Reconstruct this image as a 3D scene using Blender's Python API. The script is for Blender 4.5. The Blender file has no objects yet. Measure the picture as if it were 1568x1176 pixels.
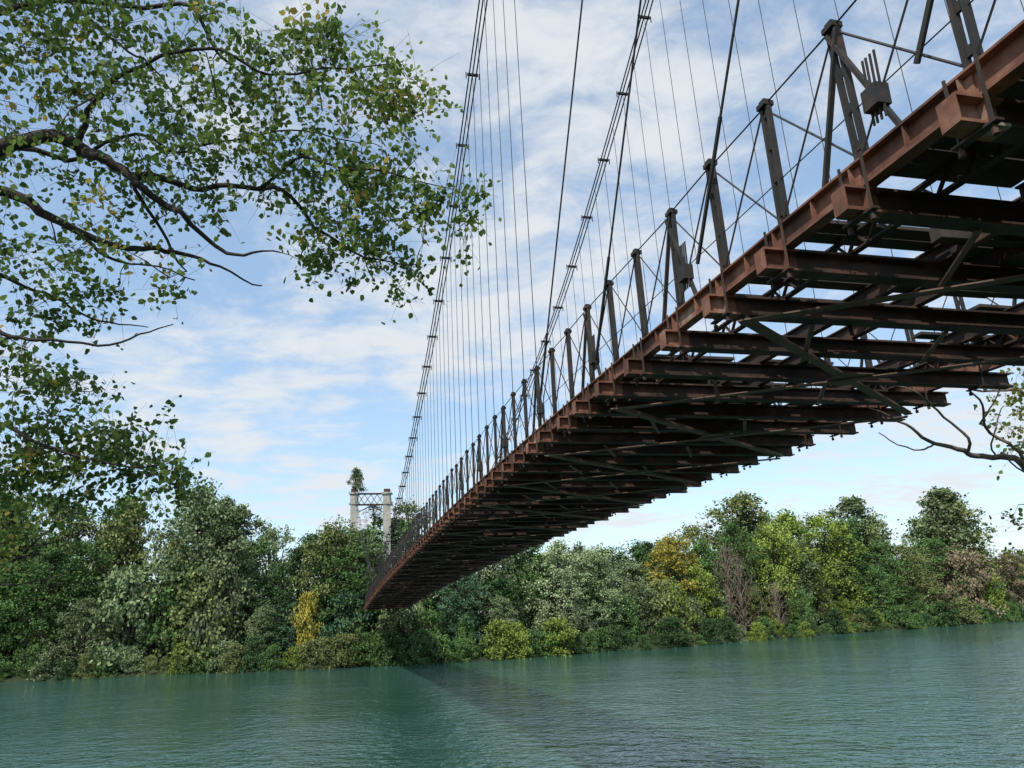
import bpy, math, random
import numpy as np
from mathutils import Vector, Matrix, noise as mnoise
random.seed(7); rng=np.random.default_rng(7)
scene=bpy.context.scene
COL=scene.collection
HC=5.8; UN=4.0

# ------------------------------------------------------------------ materials
def newmat(name):
    m=bpy.data.materials.new(name); m.use_nodes=True
    nt=m.node_tree; b=nt.nodes['Principled BSDF']; return m,nt,b
def nd(nt,t,**kw):
    n=nt.nodes.new(t)
    for k,v in kw.items(): setattr(n,k,v)
    return n
def noise_node(nt,scale,detail=5,rough=.6,vec=None):
    n=nd(nt,'ShaderNodeTexNoise'); n.inputs['Scale'].default_value=scale
    n.inputs['Detail'].default_value=detail; n.inputs['Roughness'].default_value=rough
    if vec: nt.links.new(vec,n.inputs['Vector'])
    return n
def ramp(nt,fac,stops):
    r=nd(nt,'ShaderNodeValToRGB'); e=r.color_ramp.elements
    while len(e)<len(stops): e.new(.5)
    for i,(p,c) in enumerate(stops):
        e[i].position=p; e[i].color=(*c,1)
    nt.links.new(fac,r.inputs['Fac']); return r
def surf(name,stops,scale,rough=.8,bump=.3,metal=0,bscale=None,stretch=None,detail=5):
    m,nt,b=newmat(name)
    tc=nd(nt,'ShaderNodeTexCoord'); vec=tc.outputs['Object']
    if stretch:
        mp=nd(nt,'ShaderNodeMapping'); mp.inputs['Scale'].default_value=stretch
        nt.links.new(vec,mp.inputs['Vector']); vec=mp.outputs['Vector']
    n=noise_node(nt,scale,detail,.68,vec); r=ramp(nt,n.outputs['Fac'],stops)
    nt.links.new(r.outputs['Color'],b.inputs['Base Color'])
    b.inputs['Roughness'].default_value=rough; b.inputs['Metallic'].default_value=metal
    if bump>0:
        n2=noise_node(nt,bscale or scale*6,2,.6,vec)
        bp=nd(nt,'ShaderNodeBump'); bp.inputs['Strength'].default_value=bump; bp.inputs['Distance'].default_value=.01
        nt.links.new(n2.outputs['Fac'],bp.inputs['Height']); nt.links.new(bp.outputs['Normal'],b.inputs['Normal'])
    return m
M_steel=surf('weathered_dark_steel',[(.3,(.019,.014,.012)),(.5,(.040,.025,.018)),(.66,(.11,.048,.028))],2.2,.8,0)
M_brace=surf('bracing_steel',[(.3,(.085,.055,.042)),(.5,(.15,.095,.070)),(.7,(.22,.12,.08))],2.2,.8,0)
M_rust=surf('rusted_fascia_steel',[(.28,(.035,.020,.015)),(.42,(.090,.040,.025)),(.54,(.18,.072,.042)),(.64,(.27,.14,.09)),(.72,(.32,.29,.25)),(.86,(.12,.05,.03))],1.5,.85,.6,detail=7)
M_post=surf('backlit_toned_steel',[(.3,(.011,.011,.010)),(.52,(.022,.020,.017)),(.74,(.075,.040,.026))],4,.8,0)  # near-black base colour puts a backlit look into the steel
M_cable=surf('cable_wire',[(.3,(.010,.010,.011)),(.7,(.03,.025,.022))],3,.7,0)
M_wood=surf('old_deck_planks',[(.3,(.02,.017,.014)),(.7,(.07,.055,.042))],3,.9,0)
M_stone=surf('tower_concrete',[(.3,(.28,.27,.24)),(.6,(.46,.44,.40)),(.8,(.55,.53,.49))],.6,.9,0)
M_bark=surf('bark',[(.3,(.018,.013,.010)),(.6,(.045,.033,.025)),(.8,(.09,.07,.055))],9,.9,.8,stretch=(1,1,.3))
M_palebark=surf('pale_dead_bark',[(.3,(.10,.075,.055)),(.7,(.24,.19,.15))],6,.9,0)
M_ground=surf('bank_soil_and_grass',[(.3,(.012,.018,.008)),(.5,(.02,.035,.010)),(.7,(.035,.045,.018))],.5,.95,0)

def leafmat(name,base,hi,use_obj=False,trans=.35):
    m,nt,b=newmat(name)
    at=nd(nt,'ShaderNodeAttribute',attribute_name='var')
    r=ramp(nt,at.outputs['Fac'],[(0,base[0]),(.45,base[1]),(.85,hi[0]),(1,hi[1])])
    col=r.outputs['Color']; out=nt.nodes['Material Output']
    if use_obj:
        oi=nd(nt,'ShaderNodeObjectInfo')
        mx=nd(nt,'ShaderNodeMix',data_type='RGBA',blend_type='MULTIPLY'); mx.inputs['Factor'].default_value=1
        nt.links.new(col,mx.inputs[6]); nt.links.new(oi.outputs['Color'],mx.inputs[7]); col=mx.outputs[2]
        nt.nodes.remove(b); b=nd(nt,'ShaderNodeBsdfDiffuse'); nt.links.new(col,b.inputs['Color'])
    else:
        nt.links.new(col,b.inputs['Base Color']); b.inputs['Roughness'].default_value=.55
        b.inputs['Specular IOR Level'].default_value=.3
    if trans<=0:
        nt.links.new(b.outputs[0],out.inputs['Surface']); return m
    tr=nd(nt,'ShaderNodeBsdfTranslucent'); nt.links.new(col,tr.inputs['Color'])
    ms=nd(nt,'ShaderNodeMixShader'); ms.inputs['Fac'].default_value=trans
    nt.links.new(b.outputs['BSDF'],ms.inputs[1]); nt.links.new(tr.outputs['BSDF'],ms.inputs[2]); nt.links.new(ms.outputs['Shader'],out.inputs['Surface'])
    return m
# obj.color multiplies these (neutral-green unit range)
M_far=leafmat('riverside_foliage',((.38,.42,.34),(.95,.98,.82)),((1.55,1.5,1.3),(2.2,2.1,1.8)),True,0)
M_leaf=leafmat('poplar_leaves',((.065,.12,.026),(.12,.205,.045)),((.24,.32,.065),(.44,.32,.06)),False,.5)
M_leaf_y=leafmat('yellowing_leaves',((.12,.16,.03),(.22,.26,.05)),((.3,.3,.06),(.4,.33,.05)),False,.45)

# ------------------------------------------------------------------ mesh accumulators
class Acc:
    def __init__(s): s.v=[]; s.f=[]
    def box8(s,c):
        o=len(s.v); s.v+= [tuple(p) for p in c]
        s.f+=[(o,o+3,o+2,o+1),(o+4,o+5,o+6,o+7),(o,o+1,o+5,o+4),(o+1,o+2,o+6,o+5),(o+2,o+3,o+7,o+6),(o+3,o,o+4,o+7)]
    def beam(s,a,b,w,h,up=Vector((0,0,1))):
        a=Vector(a);b=Vector(b); d=(b-a).normalized()
        r=d.cross(up)
        if r.length<1e-4: r=d.cross(Vector((0,1,0)))
        r.normalize(); u=r.cross(d).normalized()
        r=r*w/2;u=u*h/2
        s.box8([a-r-u,a+r-u,a+r+u,a-r+u,b-r-u,b+r-u,b+r+u,b-r+u])
    def tube(s,pts,rad,n=6,cap=True):
        pts=[Vector(p) for p in pts]; o=len(s.v); m=len(pts)
        if not hasattr(rad,'__len__'): rad=[rad]*m
        prev=None
        for i,p in enumerate(pts):
            t=(pts[min(i+1,m-1)]-pts[max(i-1,0)])
            if t.length<1e-9: t=Vector((0,0,1))
            t.normalize()
            if prev is None:
                a=t.cross(Vector((0,0,1)) if abs(t.z)<.9 else Vector((1,0,0))).normalized()
            else:
                a=(prev-t*prev.dot(t)).normalized()
            prev=a; b=t.cross(a)
            for k in range(n):
                an=2*math.pi*k/n
                s.v.append(tuple(p+(a*math.cos(an)+b*math.sin(an))*rad[i]))
        for i in range(m-1):
            for k in range(n):
                k2=(k+1)%n
                s.f.append((o+i*n+k,o+i*n+k2,o+(i+1)*n+k2,o+(i+1)*n+k))
        if cap:
            s.f.append(tuple(o+k for k in range(n))[::-1]); s.f.append(tuple(o+(m-1)*n+k for k in range(n)))
    def obj(s,name,mat,parent=None,smooth=False):
        me=bpy.data.meshes.new(name); me.from_pydata(s.v,[],s.f); me.materials.append(mat)
        if smooth: me.polygons.foreach_set('use_smooth',[True]*len(me.polygons))
        me.update(); ob=bpy.data.objects.new(name,me); COL.objects.link(ob)
        if parent: ob.parent=parent
        return ob
def empty(name,loc=(0,0,0)):
    e=bpy.data.objects.new(name,None); COL.objects.link(e); e.location=(0,0,0); return e

# ------------------------------------------------------------------ bridge
MS=.244; C0=1.13*UN
ndir=Vector((1,MS,0)).normalized(); adir=Vector((-MS,1,0)).normalized()
W=6.0
def Udeck(F): 
    return 1.04-(.0028 if F<8 else .00112)*(F-8)**2
def dk(Y,lat,dz=0):
    p=Vector((C0-MS*Y,Y,0))+ndir*lat
    p.z=HC+UN*Udeck(Y/UN)+dz; return p
SP=.295*UN
K0,K1=-14,90
st=lambda k:(1.414+.295*k)*UN
bridge=empty('suspension_bridge')
cross=Acc(); fas=Acc(); strg=Acc(); plank=Acc(); brace=Acc(); posts=Acc(); rods=Acc(); blocks=Acc(); stubs=Acc()
def ibeam(acc,a,b,w,h,t=.025,up=Vector((0,0,1))):
    a=Vector(a);b=Vector(b)
    acc.beam(a+up*(h/2-t/2),b+up*(h/2-t/2),w,t)
    acc.beam(a-up*(h/2-t/2),b-up*(h/2-t/2),w,t)
    acc.beam(a,b,.025,h-2*t-.002)
ZB=-.405; HB=.24
for k in range(K0,K1+1):
    Y=st(k); j=random.uniform(-.02,.02)
    ex=random.choice([.27,.30,.33]); exr=random.uniform(.15,.55)
    ibeam(stubs,dk(Y+j,-ex,ZB),dk(Y+j,.10,ZB),.18,HB,.026)
    ibeam(cross,dk(Y+j,.101,ZB),dk(Y+j,W+exr,ZB),.18,HB,.026)
    stubs.beam(dk(Y+j,-ex-.014,ZB),dk(Y+j,-ex-.001,ZB),.17,HB-.01)
    stubs.beam(dk(Y+j,-.06,ZB),dk(Y+j,-.045,ZB),.17,HB-.056)
    for lat in (.02,W-.02):
        for s_ in (.14,-.14):
            cross.tube([dk(Y+s_,lat-.12,ZB-.2),dk(Y+s_,lat-.12,.02)],.014,5)
            cross.tube([dk(Y+s_,lat-.12,ZB-.23),dk(Y+s_,lat-.12,ZB-.18)],.026,6)
        cross.beam(dk(Y-.19,lat-.12,ZB-.14),dk(Y+.19,lat-.12,ZB-.14),.07,.02)
    if random.random()<.5:
        l_=random.uniform(.5,5.5); cross.beam(dk(Y+.06,l_,ZB-.12),dk(Y+.06+random.uniform(-.05,.05),l_+random.uniform(-.1,.1),ZB-.12-random.uniform(.06,.2)),.05,.012)
gapzone=lambda k: 0<=k<=4
for k in range(K0,K1):
    Y=st(k);Y2=st(k+1)
    for lat,mt in ((0,fas),(W,fas)):
        sgn=1 if lat==0 else -1
        o=lat
        mt.beam(dk(Y,o,-.14),dk(Y2,o,-.14),.02,.226)
        mt.beam(dk(Y,o-.02*sgn,-.015),dk(Y2,o-.02*sgn,-.015),.13,.022)
        mt.beam(dk(Y,o-.02*sgn,-.268),dk(Y2,o-.02*sgn,-.268),.13,.022)
        mt.beam(dk(Y-.02,o-.02*sgn,-.14),dk(Y+.10,o-.02*sgn,-.14),.02,.20)
        mt.beam(dk(Y+.05,o-.055*sgn,-.14),dk(Y+.066,o-.055*sgn,-.14),.05,.222)
        mt.beam(dk(Y+.6,o-.05*sgn,-.14),dk(Y+.612,o-.05*sgn,-.14),.05,.222)
    lats=(1.9,2.6,4.4,5.2) if gapzone(k) else (1.7,2.6,3.5,4.4,5.2)
    for lat in lats: ibeam(strg,dk(Y,lat,-.17),dk(Y2,lat,-.17),.11,.2,.018)
    for lat in (.75,5.9-.75):
        for dz in (-.075,-.265): strg.beam(dk(Y,lat,dz),dk(Y2,lat,dz),.08,.025)
        n=4
        for i in range(n):
            y0=Y+(Y2-Y)*i/n; y1=Y+(Y2-Y)*(i+1)/n; ym=(y0+y1)/2
            strg.beam(dk(y0,lat,-.255),dk(ym,lat,-.085),.035,.02); strg.beam(dk(ym,lat+.003,-.085),dk(y1,lat+.003,-.255),.035,.02)
    if k%2==0 and k<20:
        for lat in (1.1,3.0):
            brace.beam(dk(Y,lat,-.57),dk(Y2,lat+.7,-.57),.06,.02)
    if gapzone(k) or k in (-1,5,6):
        for q in (.36,.68):
            if random.random()<.6:
                l0=random.choice([.1,.1,1.5,2.7]); l1=random.choice([3.2,4.6,5.8])
                plank.beam(dk(Y+SP*q,l0,-.13),dk(Y+SP*q+random.uniform(-.1,.1),l1,-.13),.14,.16)
# planks
y=st(K0)
while y<st(K1)-.2:
    F=y/UN; w=.21
    if F<1.36: pm=.02
    elif F<2.95: pm=.66
    elif F<5: pm=.24
    elif F<9: pm=.13
    else: pm=.06
    segs=[(0.06,2.0),(2.0,3.95),(3.95,5.94)]
    for (l0,l1) in segs:
        q=pm
        if 1.36<F<1.75 and l0>1: q=.15
        if random.random()>q:
            dz=random.uniform(-.006,.006)
            a=dk(y,l0+random.uniform(.0,.05),-.027+dz); b=dk(y+random.uniform(-.015,.015),l1-random.uniform(.01,.35 if F<6 else .06),-.027+dz)
            plank.beam(a,b,w-.012,.04)
    y+=w+.004
# wind bracing X under the beams
f=2.48-1.02*5
while f<27.5:
    ya=(f-.51)*UN; yb=(f+.51)*UN
    brace.beam(dk(ya+.02,.1,-.60),dk(yb-.02,W-.1,-.60),.13,.018); brace.beam(dk(ya+.02,.15,-.565),dk(yb-.02,W-.05,-.565),.018,.05)
    brace.beam(dk(ya+.02,W-.1,-.635),dk(yb-.02,.1,-.635),.13,.018)
    brace.beam(dk(f*UN-.3,W/2,-.618),dk(f*UN+.3,W/2,-.618),.5,.012)
    f+=1.02
# trusses (parapets)
for lat,sg in ((0.05,1),(W-.05,-1)):
    for k in range(K0,K1+1):
        Y=st(k); h=1.5*(1+random.uniform(-.025,.025)); ln=random.uniform(-.04,.04)
        for o in (-.05,.05):
            posts.beam(dk(Y+o,lat,-.01),dk(Y+o+ln,lat,h),.055,.04,up=adir)
        for i in range(4):
            z=.2+i*.4
            posts.beam(dk(Y-.028,lat,z),dk(Y+.028,lat,z),.03,.09)
        posts.beam(dk(Y-.028,lat,.02),dk(Y+.028,lat,.02),.05,.12)
        posts.beam(dk(Y-.075+ln,lat,h+.03),dk(Y+.075+ln,lat,h+.03),.12,.055)
        posts.beam(dk(Y-.045+ln,lat,h+.075),dk(Y+.045+ln,lat,h+.075),.08,.04)
        if k<K1:
            Y2=st(k+1)
            rods.tube([dk(Y,lat,h+.02),dk(Y2,lat,1.52)],.012,4,False)
            rods.tube([dk(Y,lat-.03,1.45),dk(Y2,lat-.03,.03)],.012,4,False)
            rods.tube([dk(Y,lat+.03,.03),dk(Y2,lat+.03,1.45)],.012,4,False)
            rods.tube([dk(Y,lat,.55),dk(Y2,lat,.55)],.008,4,False)
        if k%3==0:
            Yb=Y-.22*SP-.1
            blocks.beam(dk(Yb-.07,lat-.07*sg,.42),dk(Yb+.10,lat-.07*sg,.42),.14,.2)
            for q in (-.05,.0,.05,.09): blocks.tube([dk(Yb+q,lat-.07*sg,.2),dk(Yb+q-.02,lat-.07*sg,.85)],.012,5)
            blocks.beam(dk(Y+.08,lat-.03*sg,1.45),dk(Y-SP*.42,lat-.03*sg,.02),.05,.035)
            blocks.beam(dk(Y-.05,lat-.03*sg,1.45),dk(Y+SP*.42,lat-.03*sg,.02),.05,.035)
# main cables
prof=[(-4,11.3),(-2,9.6),(0,8.1),(2,6.75),(5,5.0),(7.28,3.8),(8.9,3.2),(12.3,2.28),(16.5,1.62),(20,1.36),(23,1.5),(26,2.25),(29,3.6),(32,5.55)]
pf=np.array(prof)
def cableU(F):
    x=pf[:,0];i=int(np.clip(np.searchsorted(x,F)-1,0,len(x)-2))
    def sl(j):
        if j<=0: return (pf[1,1]-pf[0,1])/(x[1]-x[0])
        if j>=len(x)-1: return (pf[-1,1]-pf[-2,1])/(x[-1]-x[-2])
        return (pf[j+1,1]-pf[j-1,1])/(x[j+1]-x[j-1])
    h=x[i+1]-x[i]; t=(F-x[i])/h
    return ((2*t**3-3*t**2+1)*pf[i,1]+(t**3-2*t*t+t)*h*sl(i)+(-2*t**3+3*t*t)*pf[i+1,1]+(t**3-t*t)*h*sl(i+1))
def cb(Y,lat,dz=0):
    s_=max(0,(Y-90)/38)**2*-1.5
    p=Vector((C0-MS*Y,Y,0))+ndir*(lat+s_); p.z=HC+UN*cableU(Y/UN)+dz; return p
cab=Acc()
for lat in (-.05,W-.25):
    ys=np.linspace(-4*UN,32*UN,150)
    for o,oz in ((-.13,0),(0,.06),(.13,0)):
        cab.tube([cb(y,lat+o,oz) for y in ys],.026,5)
    for k in range(K0,K1+11,2):
        Y=st(k)
        if Y<-15: continue
        cab.beam(cb(Y,lat-.2,.02),cb(Y,lat+.2,.02),.07,.09)
        cab.tube([cb(Y,lat-.24,.10),cb(Y,lat-.24,-.16)],.02,4); cab.tube([cb(Y,lat+.24,.10),cb(Y,lat+.24,-.16)],.02,4)
    for k in range(K0,K1):
        Y=st(k)
        if lat<1 and Y<3.85*UN: continue
        if lat>1 and Y<1.9*UN: continue
        if Y<12*UN or k%2==0:
            cab.tube([cb(Y,lat,-.02),dk(Y,.05 if lat<1 else W-.05,.3)],.0095 if Y<40 else .013,4,False)
for i,F0 in enumerate((.28,1.215,2.13,3.07,4.02)):
    p=dk(F0*UN,-.02,.4); 
    q=Vector((C0-MS*(F0-.64*6.2)*UN,(F0-.64*6.2)*UN,HC+UN*(1+6.2)))
    cab.tube([p,q],.018,6)
    cab.tube([p,p+(q-p)*.06],.028,6)
cross.obj('cross_beams',M_steel,bridge); stubs.obj('cross_beam_ends',M_rust,bridge); fas.obj('edge_girders',M_rust,bridge); strg.obj('stringers',M_steel,bridge)
plank.obj('deck_planks',M_wood,bridge); brace.obj('wind_bracing',M_brace,bridge); posts.obj('truss_posts',M_post,bridge)
rods.obj('truss_rods',M_cable,bridge); blocks.obj('hanger_clamps',M_post,bridge); cab.obj('suspension_cables',M_cable,bridge)

# ------------------------------------------------------------------ tower on far bank
tower=empty('bridge_tower')
ts=Acc(); tl=Acc()
YT=32*UN
TS=-1.5
def tp(lat,z,dy=0): 
    p=Vector((C0-MS*YT,YT,0))+ndir*(lat+TS)+adir*dy; p.z=z; return p
ztop=HC+UN*5.55
for lat in (0,W-.4):
    secs=[(0,1.5),(3,1.5),(3.02,1.4),(ztop-3,1.25),(ztop-2.6,1.25)]
    for (z0,w0),(z1,w1) in zip(secs,secs[1:]):
        c=[]
        for z,w in ((z0,w0),(z1,w1)):
            for a,b in ((-1,-1),(1,-1),(1,1),(-1,1)): c.append(tp(lat+a*w/2,z,b*w/2))
        ts.box8(c)
    for z,w,h in ((ztop-2.45,1.6,.3),(ztop-1.55,1.2,1.48),(ztop-.65,1.7,.3)):
        ts.beam(tp(lat,z-h/2),tp(lat,z+h/2),w,w)
    tl.beam(tp(lat,ztop-.5),tp(lat,ztop+.1),1.0,1.1)
L0=.65; L1=W-1.05
for z in (ztop-.7,ztop-2.6):
    tl.beam(tp(L0,z),tp(L1,z),.28,.28)
n=4
for i in range(n):
    a=L0+(L1-L0)*i/n;b=L0+(L1-L0)*(i+1)/n
    tl.beam(tp(a,ztop-.8),tp(b,ztop-2.5),.1,.1); tl.beam(tp(a,ztop-2.5,.1),tp(b,ztop-.8,.1),.1,.1)
tl.beam(tp(L0,ztop-3.9),tp((L0+L1)/2,ztop-2.8),.14,.14); tl.beam(tp(L1,ztop-3.9),tp((L0+L1)/2,ztop-2.8),.14,.14)
tl.beam(tp(L0,ztop-12),tp(L1,ztop-12),.25,.25)
ts.obj('masonry_columns',M_stone,tower); tl.obj('lattice_portal',M_steel,tower)

# ------------------------------------------------------------------ terrain and river
shore_pts=np.array([(-3000,60),(-300,104),(-74,111),(-46,111),(-18,109),(0,115),(27,129),(63,152.5),(118,184),(250,255),(3000,1200)],float)
def shoreY(x): 
    return float(np.interp(x,shore_pts[:,0],shore_pts[:,1]))+1.2*math.sin(x*.21)+.8*math.sin(x*.53+1)
xs=sorted(set(list(np.arange(-300,301,3.0))+[-3500,-2500,-1500,-900,-600,-450,-380,380,450,600,900,1500,2500,3500]))
rows=[('n',-3000,6),('n',-300,4.6),('n',-40,4.3),('n',-5,4.2),('n',2,4.1),('n',5,3.2),('n',8,1.2),('n',11,-.3),('n',18,-2),
      ('s',-20,-2.2),('s',-5,-1.4),('s',-.2,-.5),('s',.4,.25),('s',2,.7),('s',6,1.1),('s',15,1.5),('s',60,2),('s',400,4),('s',3500,12)]
gv=[];gf=[]
for x in xs:
    sy=shoreY(x)
    for t,o,z in rows:
        yy=o if t=='n' else sy+o
        gv.append((x,yy,z+ (0 if abs(o)>100 else .2*mnoise.noise((x*.2,yy*.2,0)))))
nr=len(rows)
for i in range(len(xs)-1):
    for j in range(nr-1):
        a=i*nr+j; gf.append((a,a+nr,a+nr+1,a+1))
g=Acc(); g.v=gv; g.f=gf; g.obj('ground',M_ground,None,True)
# river
m,nt,b=newmat('river_water')
tc=nd(nt,'ShaderNodeTexCoord'); mp=nd(nt,'ShaderNodeMapping'); mp.inputs['Scale'].default_value=(.9,1.0,1); mp.inputs['Rotation'].default_value=(0,0,.35)
nt.links.new(tc.outputs['Object'],mp.inputs['Vector'])
n1=noise_node(nt,1.4,3,.58,mp.outputs['Vector']); n2=noise_node(nt,.22,2,.5,mp.outputs['Vector']); n3=noise_node(nt,.03,3,.55,mp.outputs['Vector'])
add=nd(nt,'ShaderNodeMath',operation='MULTIPLY_ADD'); nt.links.new(n2.outputs['Fac'],add.inputs[0]); add.inputs[1].default_value=1.2; nt.links.new(n1.outputs['Fac'],add.inputs[2])
bp=nd(nt,'ShaderNodeBump'); bp.inputs['Distance'].default_value=.28
mr=nd(nt,'ShaderNodeMapRange'); mr.inputs[1].default_value=.38; mr.inputs[2].default_value=.62; mr.inputs[3].default_value=.5; mr.inputs[4].default_value=1
nt.links.new(n3.outputs['Fac'],mr.inputs[0]); nt.links.new(mr.outputs[0],bp.inputs['Strength'])
nt.links.new(add.outputs[0],bp.inputs['Height']); nt.links.new(bp.outputs['Normal'],b.inputs['Normal'])
r=ramp(nt,n3.outputs['Fac'],[(.35,(.030,.088,.064)),(.65,(.040,.104,.086))]); nt.links.new(r.outputs['Color'],b.inputs['Base Color'])
b.inputs['Roughness'].default_value=.06; b.inputs['IOR'].default_value=1.52
w=Acc()
for x in xs: w.v+= [(x,4,0),(x,shoreY(x)+1.0,0)]
for i in range(len(xs)-1): w.f.append((2*i,2*i+2,2*i+3,2*i+1))
w.obj('river',m)

# ------------------------------------------------------------------ foliage helpers
def leaf_mesh(name,cent,size,var,mat,nrm_bias=None,hexa=False,droop=0):
    n=len(cent)
    u=rng.normal(size=(n,3)); u[:,2]-=droop; u/=np.linalg.norm(u,axis=1)[:,None]
    t=rng.normal(size=(n,3))
    v=np.cross(u,t); v/=np.linalg.norm(v,axis=1)[:,None]
    nn=np.cross(u,v)
    L=size[:,None]
    if hexa:
        prof=[(0,0),(.3,.38),(.68,.28),(1,0),(.68,-.28),(.3,-.38)]
        P=[cent+u*L*a+v*L*b+nn*L*(-.12*abs(b)*2 + -.10*a*a) for a,b in prof]; m=6
    else:
        prof=[(-.5,0),(0,.38),(.5,0),(0,-.38)]
        P=[cent+u*L*a+v*L*b for a,b in prof]; m=4
    V=np.stack(P,1).reshape(-1,3)
    me=bpy.data.meshes.new(name)
    me.vertices.add(n*m); me.vertices.foreach_set('co',V.astype(np.float32).ravel())
    me.loops.add(n*m); me.loops.foreach_set('vertex_index',np.arange(n*m,dtype=np.int32))
    me.polygons.add(n); me.polygons.foreach_set('loop_start',np.arange(0,n*m,m,dtype=np.int32))
    try: me.polygons.foreach_set('loop_total',np.full(n,m,dtype=np.int32))
    except Exception: pass
    me.update(calc_edges=True); me.validate()
    at=me.attributes.new('var','FLOAT','POINT'); at.data.foreach_set('value',np.repeat(var,m).astype(np.float32))
    me.materials.append(mat); return me

def far_tree(name,H,wid,base,lobes,clumps,per,leaf,spread,mode='round'):
    lc=[];lr=[]
    for i in range(lobes):
        t=(i+.5)/lobes; z=H*(base+(1-base)*t*.93)
        if mode=='round': pr=math.sqrt(max(.05,1-(2*abs(t-.42))**2.2*.75))
        elif mode=='tall': pr=.35+.65*math.sin(math.pi*min(1,t*.8+.12))
        else: pr=math.sqrt(max(.08,1-t*t*.9))
        an=i*2.4+random.uniform(-.5,.5); rr=wid*.5*pr*random.uniform(.35,.75)
        R=wid*random.uniform(.13,.27)*(.55+.45*pr)
        lc.append((rr*math.cos(an),rr*math.sin(an),min(z,H-R*.7))); lr.append(R)
    lc.append((random.uniform(-.06,.06)*wid,0,H*.93)); lr.append(wid*.11)
    C=[];S=[];Vv=[]
    for c in range(clumps):
        i=random.randrange(len(lc)); d=rng.normal(size=3); d/=np.linalg.norm(d); 
        if d[2]<-.4: d[2]*=-.5
        rad=lr[i]*random.uniform(.6,1.15)*(1.35 if random.random()<.1 else 1)
        cc=np.array(lc[i])+d*rad*np.array([1,1,1.1])
        cc[2]=max(cc[2],.3)
        k=int(per*random.uniform(.5,1.4)); sp=spread*random.uniform(.5,1.3)
        pts=cc+rng.normal(size=(k,3))*sp*np.array([1,1,.75])
        pts[:,2]=np.maximum(pts[:,2],.1)
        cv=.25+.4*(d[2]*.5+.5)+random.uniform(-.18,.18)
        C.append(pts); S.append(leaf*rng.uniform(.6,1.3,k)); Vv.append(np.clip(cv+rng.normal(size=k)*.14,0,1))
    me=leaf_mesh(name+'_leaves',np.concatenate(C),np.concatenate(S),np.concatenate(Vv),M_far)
    wd=Acc(); wd.tube([(0,0,-.5),(.1,0,H*.3),(0,.1,H*.6),(0,0,H*.88)],[wid*.03,wid*.022,wid*.013,.03],6)
    for (x,y,z),R in zip(lc,lr):
        z0=max(.1*H,z-.22*H); wd.tube([(0,0,z0),(x*.5,y*.5,z-.1*H*.6),(x,y,z),(x*1.15,y*1.15,z+R*.9)],[wid*.011,wid*.008,.05,.02],5)
        for q in range(3):
            d=rng.normal(size=3); d[2]=abs(d[2])+.3; d/=np.linalg.norm(d)
            wd.tube([(x,y,z),tuple(np.array((x,y,z))+d*R*1.1)],[.05,.015],4)
    wm=bpy.data.meshes.new(name+'_wood'); wm.from_pydata(wd.v,[],wd.f); wm.materials.append(M_bark if mode!='pale' else M_palebark); wm.update()
    return me,wm
protos=[]
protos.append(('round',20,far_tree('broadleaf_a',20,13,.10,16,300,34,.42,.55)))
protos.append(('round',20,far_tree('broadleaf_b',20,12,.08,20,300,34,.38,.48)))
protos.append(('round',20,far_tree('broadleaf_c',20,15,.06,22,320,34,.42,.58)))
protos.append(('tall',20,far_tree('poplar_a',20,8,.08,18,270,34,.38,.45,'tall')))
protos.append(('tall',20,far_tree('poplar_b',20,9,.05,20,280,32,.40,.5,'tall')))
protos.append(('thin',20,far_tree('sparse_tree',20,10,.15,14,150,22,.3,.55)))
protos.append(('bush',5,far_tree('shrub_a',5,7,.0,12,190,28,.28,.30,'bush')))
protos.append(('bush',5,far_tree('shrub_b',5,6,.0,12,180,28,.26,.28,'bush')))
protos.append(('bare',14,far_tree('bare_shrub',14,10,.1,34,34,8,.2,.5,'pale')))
palette=dict(dark=(.065,.115,.055),green=(.095,.165,.065),grey=(.16,.205,.12),silver=(.25,.30,.19),lime=(.19,.25,.065),yellow=(.32,.28,.07),olive=(.15,.175,.08),brown=(.20,.16,.12),blue=(.075,.14,.09))
mass=empty('distant_trees')
def put(kind,x,y,h,wscale=1,col='green',parent=None,zb=None):
    c=[p for p in protos if p[0]==kind]; p=random.choice(c); s=h/p[1]
    rz=random.uniform(0,6.28); g0=palette[col]; j=random.uniform(.75,1.3)
    for me,nm in ((p[2][0],'foliage'),(p[2][1],'wood')):
        o=bpy.data.objects.new(nm,me); COL.objects.link(o); o.parent=parent or mass
        o.location=(x,y,.9 if zb is None else zb); o.rotation_euler=(0,0,rz); o.scale=(s*wscale,s*wscale,s)
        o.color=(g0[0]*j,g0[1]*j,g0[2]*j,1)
rt=np.array([-1.2,-.711,-.617,-.545,-.41,-.32,-.285,-.22,-.168,-.082,.006,.058,.135,.225,.298,.357,.42,.455,.505,.573,.60,.66,.9])
et=np.array([.2,.213,.182,.197,.20,.152,.146,.112,.118,.118,.114,.1,.086,.111,.138,.118,.119,.131,.111,.148,.075,.05,.05])
def top(x,y): return HC+float(np.interp(x/y,rt,et))*y-.9
def seccol(r,row):
    if r<-.5: c=['dark','green','green','olive','grey']
    elif r<-.33: c=['grey','grey','olive','green']
    elif r<-.1: c=['dark','blue','green','blue','green']
    elif r<.02: c=['green','blue','grey','dark']
    elif r<.13: c=['silver','grey','grey','green']
    elif r<.23: c=['olive','green','olive','lime','grey']
    elif r<.33: c=['olive','brown','green','lime','grey']
    elif r<.5: c=['green','olive','lime','green','grey']
    else: c=['green','green','olive','grey','brown']
    return random.choice(c)
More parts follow.
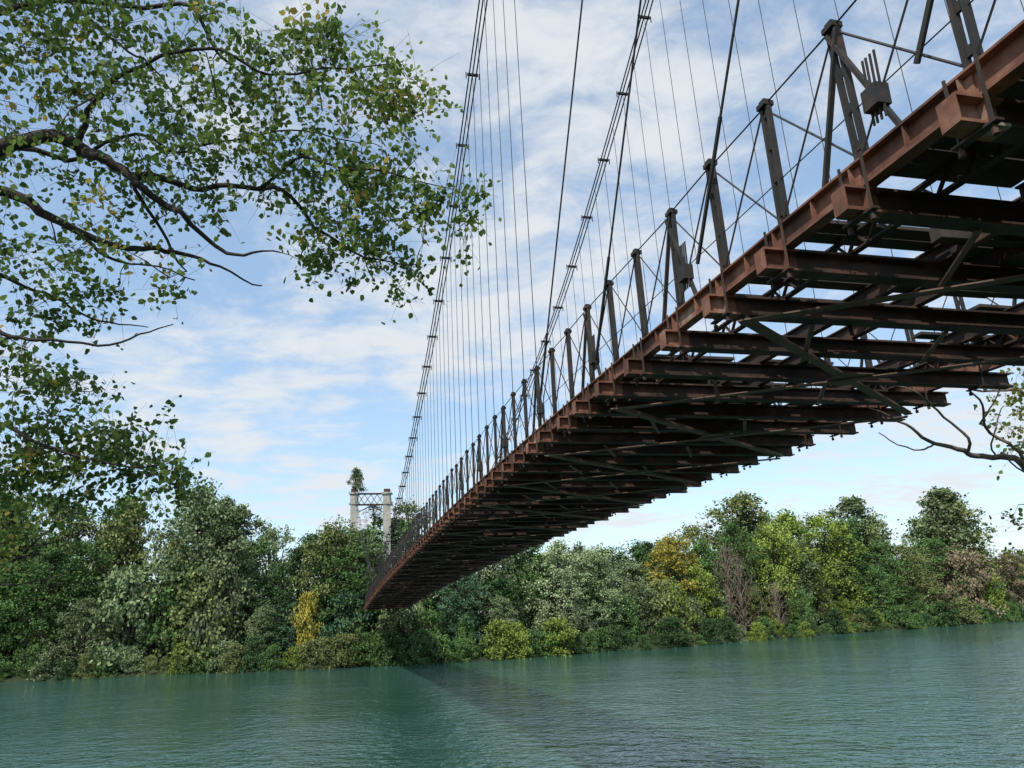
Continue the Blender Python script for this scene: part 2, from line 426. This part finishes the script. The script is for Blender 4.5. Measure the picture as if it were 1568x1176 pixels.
for off,step,frac in ((32,12,(.75,.95)),(21,6.8,(.68,1.02)),(11.5,6.2,(.5,.88)),(6,6,(.25,.5))):
    x=-115
    while x<175:
        xx=x+random.uniform(-1.5,1.5)
        y=shoreY(xx)+off+random.uniform(-2.5,2.5); r=xx/y
        if abs(xx-(C0-MS*y+3.6))<4.6 and off<30:
            h=random.uniform(5,8); put('bush',xx,y+3,h,1.0,'dark'); x+=step; continue
        h=top(xx,y)*random.uniform(*frac)
        kd=random.choice(['round','round','round','tall']) 
        if off<10: kd=random.choice(['round','bush'])
        if random.random()<.07: kd='thin'
        put(kd,xx,y,h,(1.0 if kd!='bush' else .8)*random.uniform(.8,1.1)*(min(1.35,max(.85,20/h)) if kd!='bush' else 1),seccol(r,off))
        x+=step*random.uniform(.8,1.25)*(1+max(0,xx)/250)
x=-115
while x<175:
    y=shoreY(x)+random.uniform(.3,2.2); r=x/y
    put('bush',x,y,random.uniform(1.5,4.8)*(1.3 if random.random()<.15 else 1),random.uniform(.8,1.3),random.choice(['green','lime','grey','dark','olive','green','dark']),zb=-.35)
    x+=random.uniform(1.7,2.9)
def at(r,off,kind,frac,col,ws=1):
    y=120
    for _ in range(30): y=shoreY(r*y)+off
    put(kind,r*y,y,top(r*y,y)*frac,ws,col)
for a in [(-.43,8,'round',.95,'grey',.9),(-.38,7,'tall',.9,'grey',1.1),(-.40,4,'bush',.5,'silver',.5),(-.275,5,'bush',.42,'yellow',.45),(-.16,6,'bush',.5,'grey',.7),
          (-.235,14,'round',1.0,'dark',1.0),(-.225,7,'round',.9,'green',1.1),(-.25,9,'round',1.0,'olive',.9),(-.205,9,'round',.98,'grey',.9),(-.212,12,'tall',1.05,'green',1.2),(-.145,27,'thin',1.25,'grey',1.3),(-.16,24,'tall',1.1,'green',1.3),
          (-.08,6,'round',.7,'blue',1.1),(.05,7,'round',.93,'silver',1.2),(.10,6,'round',.85,'grey',1.1),(.2,14,'round',.92,'yellow',1.1),(.23,10,'round',.6,'lime',1.),
          (.2,5,'bush',.45,'lime',.7),(.27,9,'bare',.7,'brown',1.0),(.33,4,'bare',.4,'brown',1.),(.285,7,'bare',.6,'brown',1.),(.30,18,'tall',1.05,'olive',1.3),(.36,15,'round',1.,'lime',1.2),(.40,13,'round',.95,'lime',1.),
          (.45,18,'tall',1.05,'grey',1.3),(.565,14,'tall',1.0,'grey',1.3),(.582,15,'tall',1.02,'olive',1.2),(.60,5,'bush',.5,'lime',.8),(.64,8,'round',.95,'brown',1.),(-.70,8,'round',.9,'green',1.1),(-.62,6,'round',.7,'green',1.1)]:
    at(*a)
hill=empty('distant_wooded_hill')
for i in range(22):
    x=-20+i*14
    put('round',x+random.uniform(-5,5),380+random.uniform(-15,25)+max(0,x)*.3,random.uniform(24,30)+8*math.exp(-((x-60)/60)**2),1.8,random.choice(['dark','green','blue']),hill,3)
shr=empty('tower_shrub')
p=tp(.2,ztop-.3); put('bush',p.x,p.y,3.8,.75,'grey',shr,p.z)
p=tp(W*.5,ztop-11); put('thin',p.x,p.y+2,9,1.1,'dark',shr,p.z)

# ------------------------------------------------------------------ near trees
def frame(D):
    k=D/1130; O=Vector((0,.9537*D,HC+.3007*D)); eup=Vector((0,-.3007,.9537))
    def f(x,y,dep=0):
        dx=x-784;dy=y-588; X=dx*.999-dy*.0436; Yp=dx*.0436+dy*.999
        return O+Vector((X*k,0,0))-eup*(Yp*k)+Vector((0,dep,0))
    return f,k
def near_tree(name,D,trunk,branches,blobs,leafmat_,leafsize,perclump,bark,spr=26,seed=1,varmean=.4,mult=1.0):
    random.seed(seed)
    root=empty(name); f,k=frame(D); wd=Acc()
    wd.tube([Vector(t[:3]) for t in trunk],[t[3] for t in trunk],12)
    pool=[]
    for br in branches:
        P=[np.array(b,float) for b in br]; pts=[];rad=[]
        dep0=random.uniform(-.5,.5)
        for i in range(len(P)-1):
            p0=P[max(i-1,0)];p1=P[i];p2=P[i+1];p3=P[min(i+2,len(P)-1)]
            for s in range(5):
                t=s/5; q=.5*((2*p1)+(-p0+p2)*t+(2*p0-5*p1+4*p2-p3)*t*t+(-p0+3*p1-3*p2+p3)*t**3)
                pts.append(q)
        pts.append(P[-1])
        out=[]
        for i,q in enumerate(pts):
            w=f(q[0]+3*mnoise.noise((i*.6,br[0][1],0)),q[1]+4*mnoise.noise((i*.6,br[0][1],5)),dep0*min(1,i/8)+.25*mnoise.noise((i*.2,br[0][0],3)))
            out.append(w); rad.append(max(.6,q[2])*k*.5)
        wd.tube(out,rad,7)
        for w in out: pool.append(np.array(w))
    pool=np.array(pool)
    cl=[];isd=[]
    for bl in blobs:
        (cx,cy,rx,ry,n)=bl[:5]
        for _ in range(int(n*mult)):
            a=random.uniform(0,6.283); r=math.sqrt(random.random())
            cl.append(np.array(f(cx+rx*r*math.cos(a),cy+ry*r*math.sin(a),random.gauss(0,.35)))); isd.append(bl[5] if len(bl)>5 else 0)
    cl=np.array(cl)
    d=np.array([np.min(np.linalg.norm(pool-c,axis=1)) for c in cl]); order=np.argsort(d)
    C=[];S=[];Vv=[]
    for idx in order:
        c=cl[idx]; dd=np.linalg.norm(pool-c,axis=1); j=int(np.argmin(dd)); a=pool[j]; L=dd[j]
        mid=(a+c)/2+rng.normal(size=3)*L*.12+np.array([0,0,L*.10])
        tw=[a,a*.5+mid*.5+rng.normal(size=3)*L*.03,mid,mid*.5+c*.5,c]
        r0=min(.010,.0025+L*.010)
        wd.tube([Vector(t) for t in tw],[r0,r0*.85,r0*.7,r0*.5,r0*.35],4,False)
        pool=np.vstack([pool,np.array(tw[1:])])
        kk=int(perclump*random.uniform(.6,1.5)); sp=spr*k*random.uniform(.6,1.3)
        cvar=random.gauss(varmean,.16)+isd[idx]
        if random.random()<.025: cvar=.95
        nt_=5; tips=[c+rng.normal(size=3)*sp*1.3 for _ in range(nt_)]
        for tpt in tips: wd.tube([Vector(c),Vector((c+tpt)/2+np.array([0,0,.01])),Vector(tpt)],[.0022,.0016,.001],3,False)
        tt=rng.uniform(.1,1.05,kk); ti=rng.integers(0,nt_,kk)
        pts=c+(np.array(tips)[ti]-c)*tt[:,None]+rng.normal(size=(kk,3))*sp*.28
        C.append(pts);S.append(leafsize*rng.uniform(.55,1.2,kk));Vv.append(np.clip(cvar+rng.normal(size=kk)*.12,0,1))
    wd.obj('trunk_and_branches',bark,root,True)
    me=leaf_mesh(name+'_leaves',np.concatenate(C),np.concatenate(S),np.concatenate(Vv),leafmat_,hexa=True,droop=.5)
    o=bpy.data.objects.new('leaves',me); COL.objects.link(o); o.parent=root
    return root
BR=[
 [(-330,430,40),(-150,330,32),(0,262,26),(60,245,22),(125,240,19),(165,262,17),(205,282,14),(240,312,11),(290,345,9),(325,378,7),(375,410,5),(443,407,2)],
 [(205,282,11),(260,275,10),(330,280,8),(400,285,7),(455,310,6),(480,345,5),(520,370,4),(570,392,3),(640,402,1.5)],
 [(125,240,12),(140,190,9),(175,150,8),(240,110,6),(330,90,5),(420,130,4),(520,120,3),(620,110,1.5)],
 [(-330,300,34),(-150,270,24),(0,285,17),(60,320,14),(120,350,11),(200,372,9),(260,378,7),(330,400,4),(395,430,2)],
 [(60,320,7),(110,345,6),(150,382,5),(200,395,3),(290,420,2)],
 [(-330,160,30),(-150,120,20),(0,85,12),(40,40,9),(100,0,7),(150,-60,5)],
 [(-330,560,24),(-150,520,16),(0,515,8),(70,545,6),(150,552,4),(240,548,3),(302,527,1.5)],
 [(-150,270,14),(0,205,9),(100,205,7),(180,170,5),(250,200,4),(340,180,3),(450,165,2.5),(560,185,1.5)],
 [(-330,700,22),(-150,660,12),(0,650,7),(90,690,5),(200,720,3),(280,715,1.5)],
 [(400,285,5),(460,260,4),(540,285,3),(640,300,2),(720,320,1)],
 [(-150,60,12),(50,-40,9),(240,-60,7),(300,20,5),(350,60,3)],
 [(205,282,7),(240,340,5),(265,390,4),(288,418,2)],
 [(0,420,6),(60,440,4),(120,470,3),(200,480,1.5)],
 [(100,0,5),(170,60,4),(230,100,3),(270,150,2)]]
BL=[(80,60,130,95,50),(240,50,95,70,26,.08),(120,200,150,75,33),(300,190,110,75,35),(440,115,75,50,25,.12),(600,140,62,42,26,.28),(510,75,40,38,13,.1),
 (430,230,110,60,35),(575,260,70,50,23),(560,335,100,48,30),(690,318,48,26,11,.05),(625,370,58,26,9,.05),(510,400,40,26,8),(330,305,100,30,9),(180,320,110,35,9),
 (60,400,75,55,15),(150,420,60,36,7),(270,430,40,26,4,.1),(50,500,60,45,15),(40,590,55,55,16),(110,600,60,45,8),(60,690,90,45,34,-.12),(180,680,70,38,14,-.12),(225,725,60,28,18,-.12),(60,740,90,30,24,-.12),(-80,300,80,300,50),(100,-70,250,50,36),(190,370,50,30,4,.4)]
near_tree('poplar_tree',6.8,[(-7.3,6.3,2.0,.42),(-7.15,6.4,4.5,.34),(-7.0,6.5,7,.30),(-6.9,6.5,9.5,.25),(-6.95,6.6,12,.18),(-6.6,6.7,15,.08)],BR,BL,M_leaf,.066,26,M_bark,spr=24,seed=3,mult=1.1)
BR2=[[(-300,900,14),(-120,880,8),(0,862,4),(40,835,3),(95,795,1)],[(-120,880,6),(0,895,3),(60,885,2),(110,868,1)],[(-120,880,5),(0,840,3),(60,830,2),(130,800,1)]]
near_tree('riverside_willow',14,[(-16,13,-.3,.3),(-15.8,13,3,.22),(-15.5,13.1,6,.12),(-15.3,13.2,8,.05)],BR2,[(-20,820,60,60,30),(20,790,60,45,22),(60,765,80,25,18),(10,870,30,20,4)],M_leaf,.10,16,M_bark,spr=18,seed=5,varmean=.5)
BR3=[[(1800,760,36),(1650,735,20),(1568,716,12),(1530,700,9),(1480,695,8),(1430,680,6),(1385,650,4),(1325,622,1.5)],
 [(1568,716,6),(1540,680,5),(1500,650,4),(1488,610,3),(1460,575,1.5)],[(1480,695,5),(1455,660,4),(1400,620,3),(1350,600,1.5)],[(1430,680,3),(1410,685,2.5),(1360,655,1.5)],[(1500,650,3),(1510,615,2),(1500,585,1.2)],
 [(1800,640,20),(1650,610,10),(1568,603,6),(1530,598,4),(1480,592,3),(1440,585,1.5)],[(1568,603,3),(1545,580,2),(1500,570,1.5)],
 [(1650,735,6),(1580,745,4),(1555,735,3),(1510,700,2)],[(1530,700,3),(1525,660,2.5),(1540,620,1.5)]]
near_tree('half_bare_tree',13,[(12.5,13,0,.3),(12.2,13,4,.24),(12,13.1,8,.16),(11.8,13.2,13,.05)],BR3,[(1555,590,25,25,8),(1550,640,22,30,7),(1562,680,15,20,5),(1565,790,14,20,5),(1562,840,10,15,4),(1660,640,80,120,30)],M_leaf_y,.10,14,M_palebark,spr=16,seed=9,varmean=.45)

# ------------------------------------------------------------------ light, sky
sun_az=math.radians(210); sun_el=math.radians(50)
sd=Vector((math.sin(sun_az)*math.cos(sun_el),math.cos(sun_az)*math.cos(sun_el),math.sin(sun_el)))
L=bpy.data.lights.new('sun','SUN'); L.energy=4.0; L.angle=math.radians(.5); L.color=(1,.95,.87)
lo=bpy.data.objects.new('sun',L); COL.objects.link(lo); lo.rotation_euler=sd.to_track_quat('Z','Y').to_euler(); lo.location=(-30,-30,60)
wd=bpy.data.worlds.new('World'); scene.world=wd; wd.use_nodes=True; nt=wd.node_tree
bg=nt.nodes['Background']; bg.inputs['Strength'].default_value=.15
sky=nd(nt,'ShaderNodeTexSky',sky_type='NISHITA'); sky.sun_disc=False; sky.sun_elevation=sun_el; sky.sun_rotation=sun_az; sky.air_density=1.0; sky.dust_density=.6; sky.ozone_density=1.6
gm=nd(nt,'ShaderNodeGamma'); gm.inputs['Gamma'].default_value=.66; nt.links.new(sky.outputs['Color'],gm.inputs['Color'])
tint=nd(nt,'ShaderNodeMix',data_type='RGBA',blend_type='MULTIPLY'); tint.inputs['Factor'].default_value=1; nt.links.new(gm.outputs['Color'],tint.inputs[6]); tint.inputs[7].default_value=(1.95,2.2,2.35,1)
tc=nd(nt,'ShaderNodeTexCoord'); sp=nd(nt,'ShaderNodeSeparateXYZ'); nt.links.new(tc.outputs['Generated'],sp.inputs[0])
zz=nd(nt,'ShaderNodeMath',operation='ADD'); zz.inputs[1].default_value=.12; 
mxz=nd(nt,'ShaderNodeMath',operation='MAXIMUM'); nt.links.new(sp.outputs['Z'],mxz.inputs[0]); mxz.inputs[1].default_value=0; nt.links.new(mxz.outputs[0],zz.inputs[0])
dx=nd(nt,'ShaderNodeMath',operation='DIVIDE'); nt.links.new(sp.outputs['X'],dx.inputs[0]); nt.links.new(zz.outputs[0],dx.inputs[1])
dy=nd(nt,'ShaderNodeMath',operation='DIVIDE'); nt.links.new(sp.outputs['Y'],dy.inputs[0]); nt.links.new(zz.outputs[0],dy.inputs[1])
cx=nd(nt,'ShaderNodeCombineXYZ'); nt.links.new(dx.outputs[0],cx.inputs[0]); nt.links.new(dy.outputs[0],cx.inputs[1])
mp=nd(nt,'ShaderNodeMapping'); mp.inputs['Scale'].default_value=(1.0,1.25,1); mp.inputs['Location'].default_value=(3.1,1.7,0); nt.links.new(cx.outputs[0],mp.inputs['Vector'])
n1=noise_node(nt,1.1,2,.5,mp.outputs['Vector'])
n2=noise_node(nt,5.5,6,.62,mp.outputs['Vector']); n2.inputs['Distortion'].default_value=.3
ad=nd(nt,'ShaderNodeMath',operation='MULTIPLY_ADD'); nt.links.new(n1.outputs['Fac'],ad.inputs[0]); ad.inputs[1].default_value=.8; 
mu=nd(nt,'ShaderNodeMath',operation='MULTIPLY'); nt.links.new(n2.outputs['Fac'],mu.inputs[0]); mu.inputs[1].default_value=.75; nt.links.new(mu.outputs[0],ad.inputs[2])
cr=ramp(nt,ad.outputs[0],[(.66,(.04,.04,.04)),(.98,(.92,.92,.92))]); cr.color_ramp.interpolation='EASE'
mx=nd(nt,'ShaderNodeMix',data_type='RGBA'); nt.links.new(cr.outputs['Color'],mx.inputs['Factor']); nt.links.new(tint.outputs[2],mx.inputs[6]); mx.inputs[7].default_value=(5.4,5.6,5.8,1)
nt.links.new(mx.outputs[2],bg.inputs['Color'])
scene.view_settings.view_transform='Standard'; scene.view_settings.look='None'; scene.view_settings.exposure=0

# ------------------------------------------------------------------ camera
cam=bpy.data.cameras.new('camera'); co=bpy.data.objects.new('camera',cam); COL.objects.link(co)
cam.sensor_width=36; cam.lens=1130/1568*36; cam.clip_end=8000; cam.clip_start=.05
co.matrix_world=Matrix.Translation((0,0,HC))@Matrix.Rotation(math.radians(107.5),4,'X')@Matrix.Rotation(math.radians(-2.5),4,'Z')
scene.camera=co
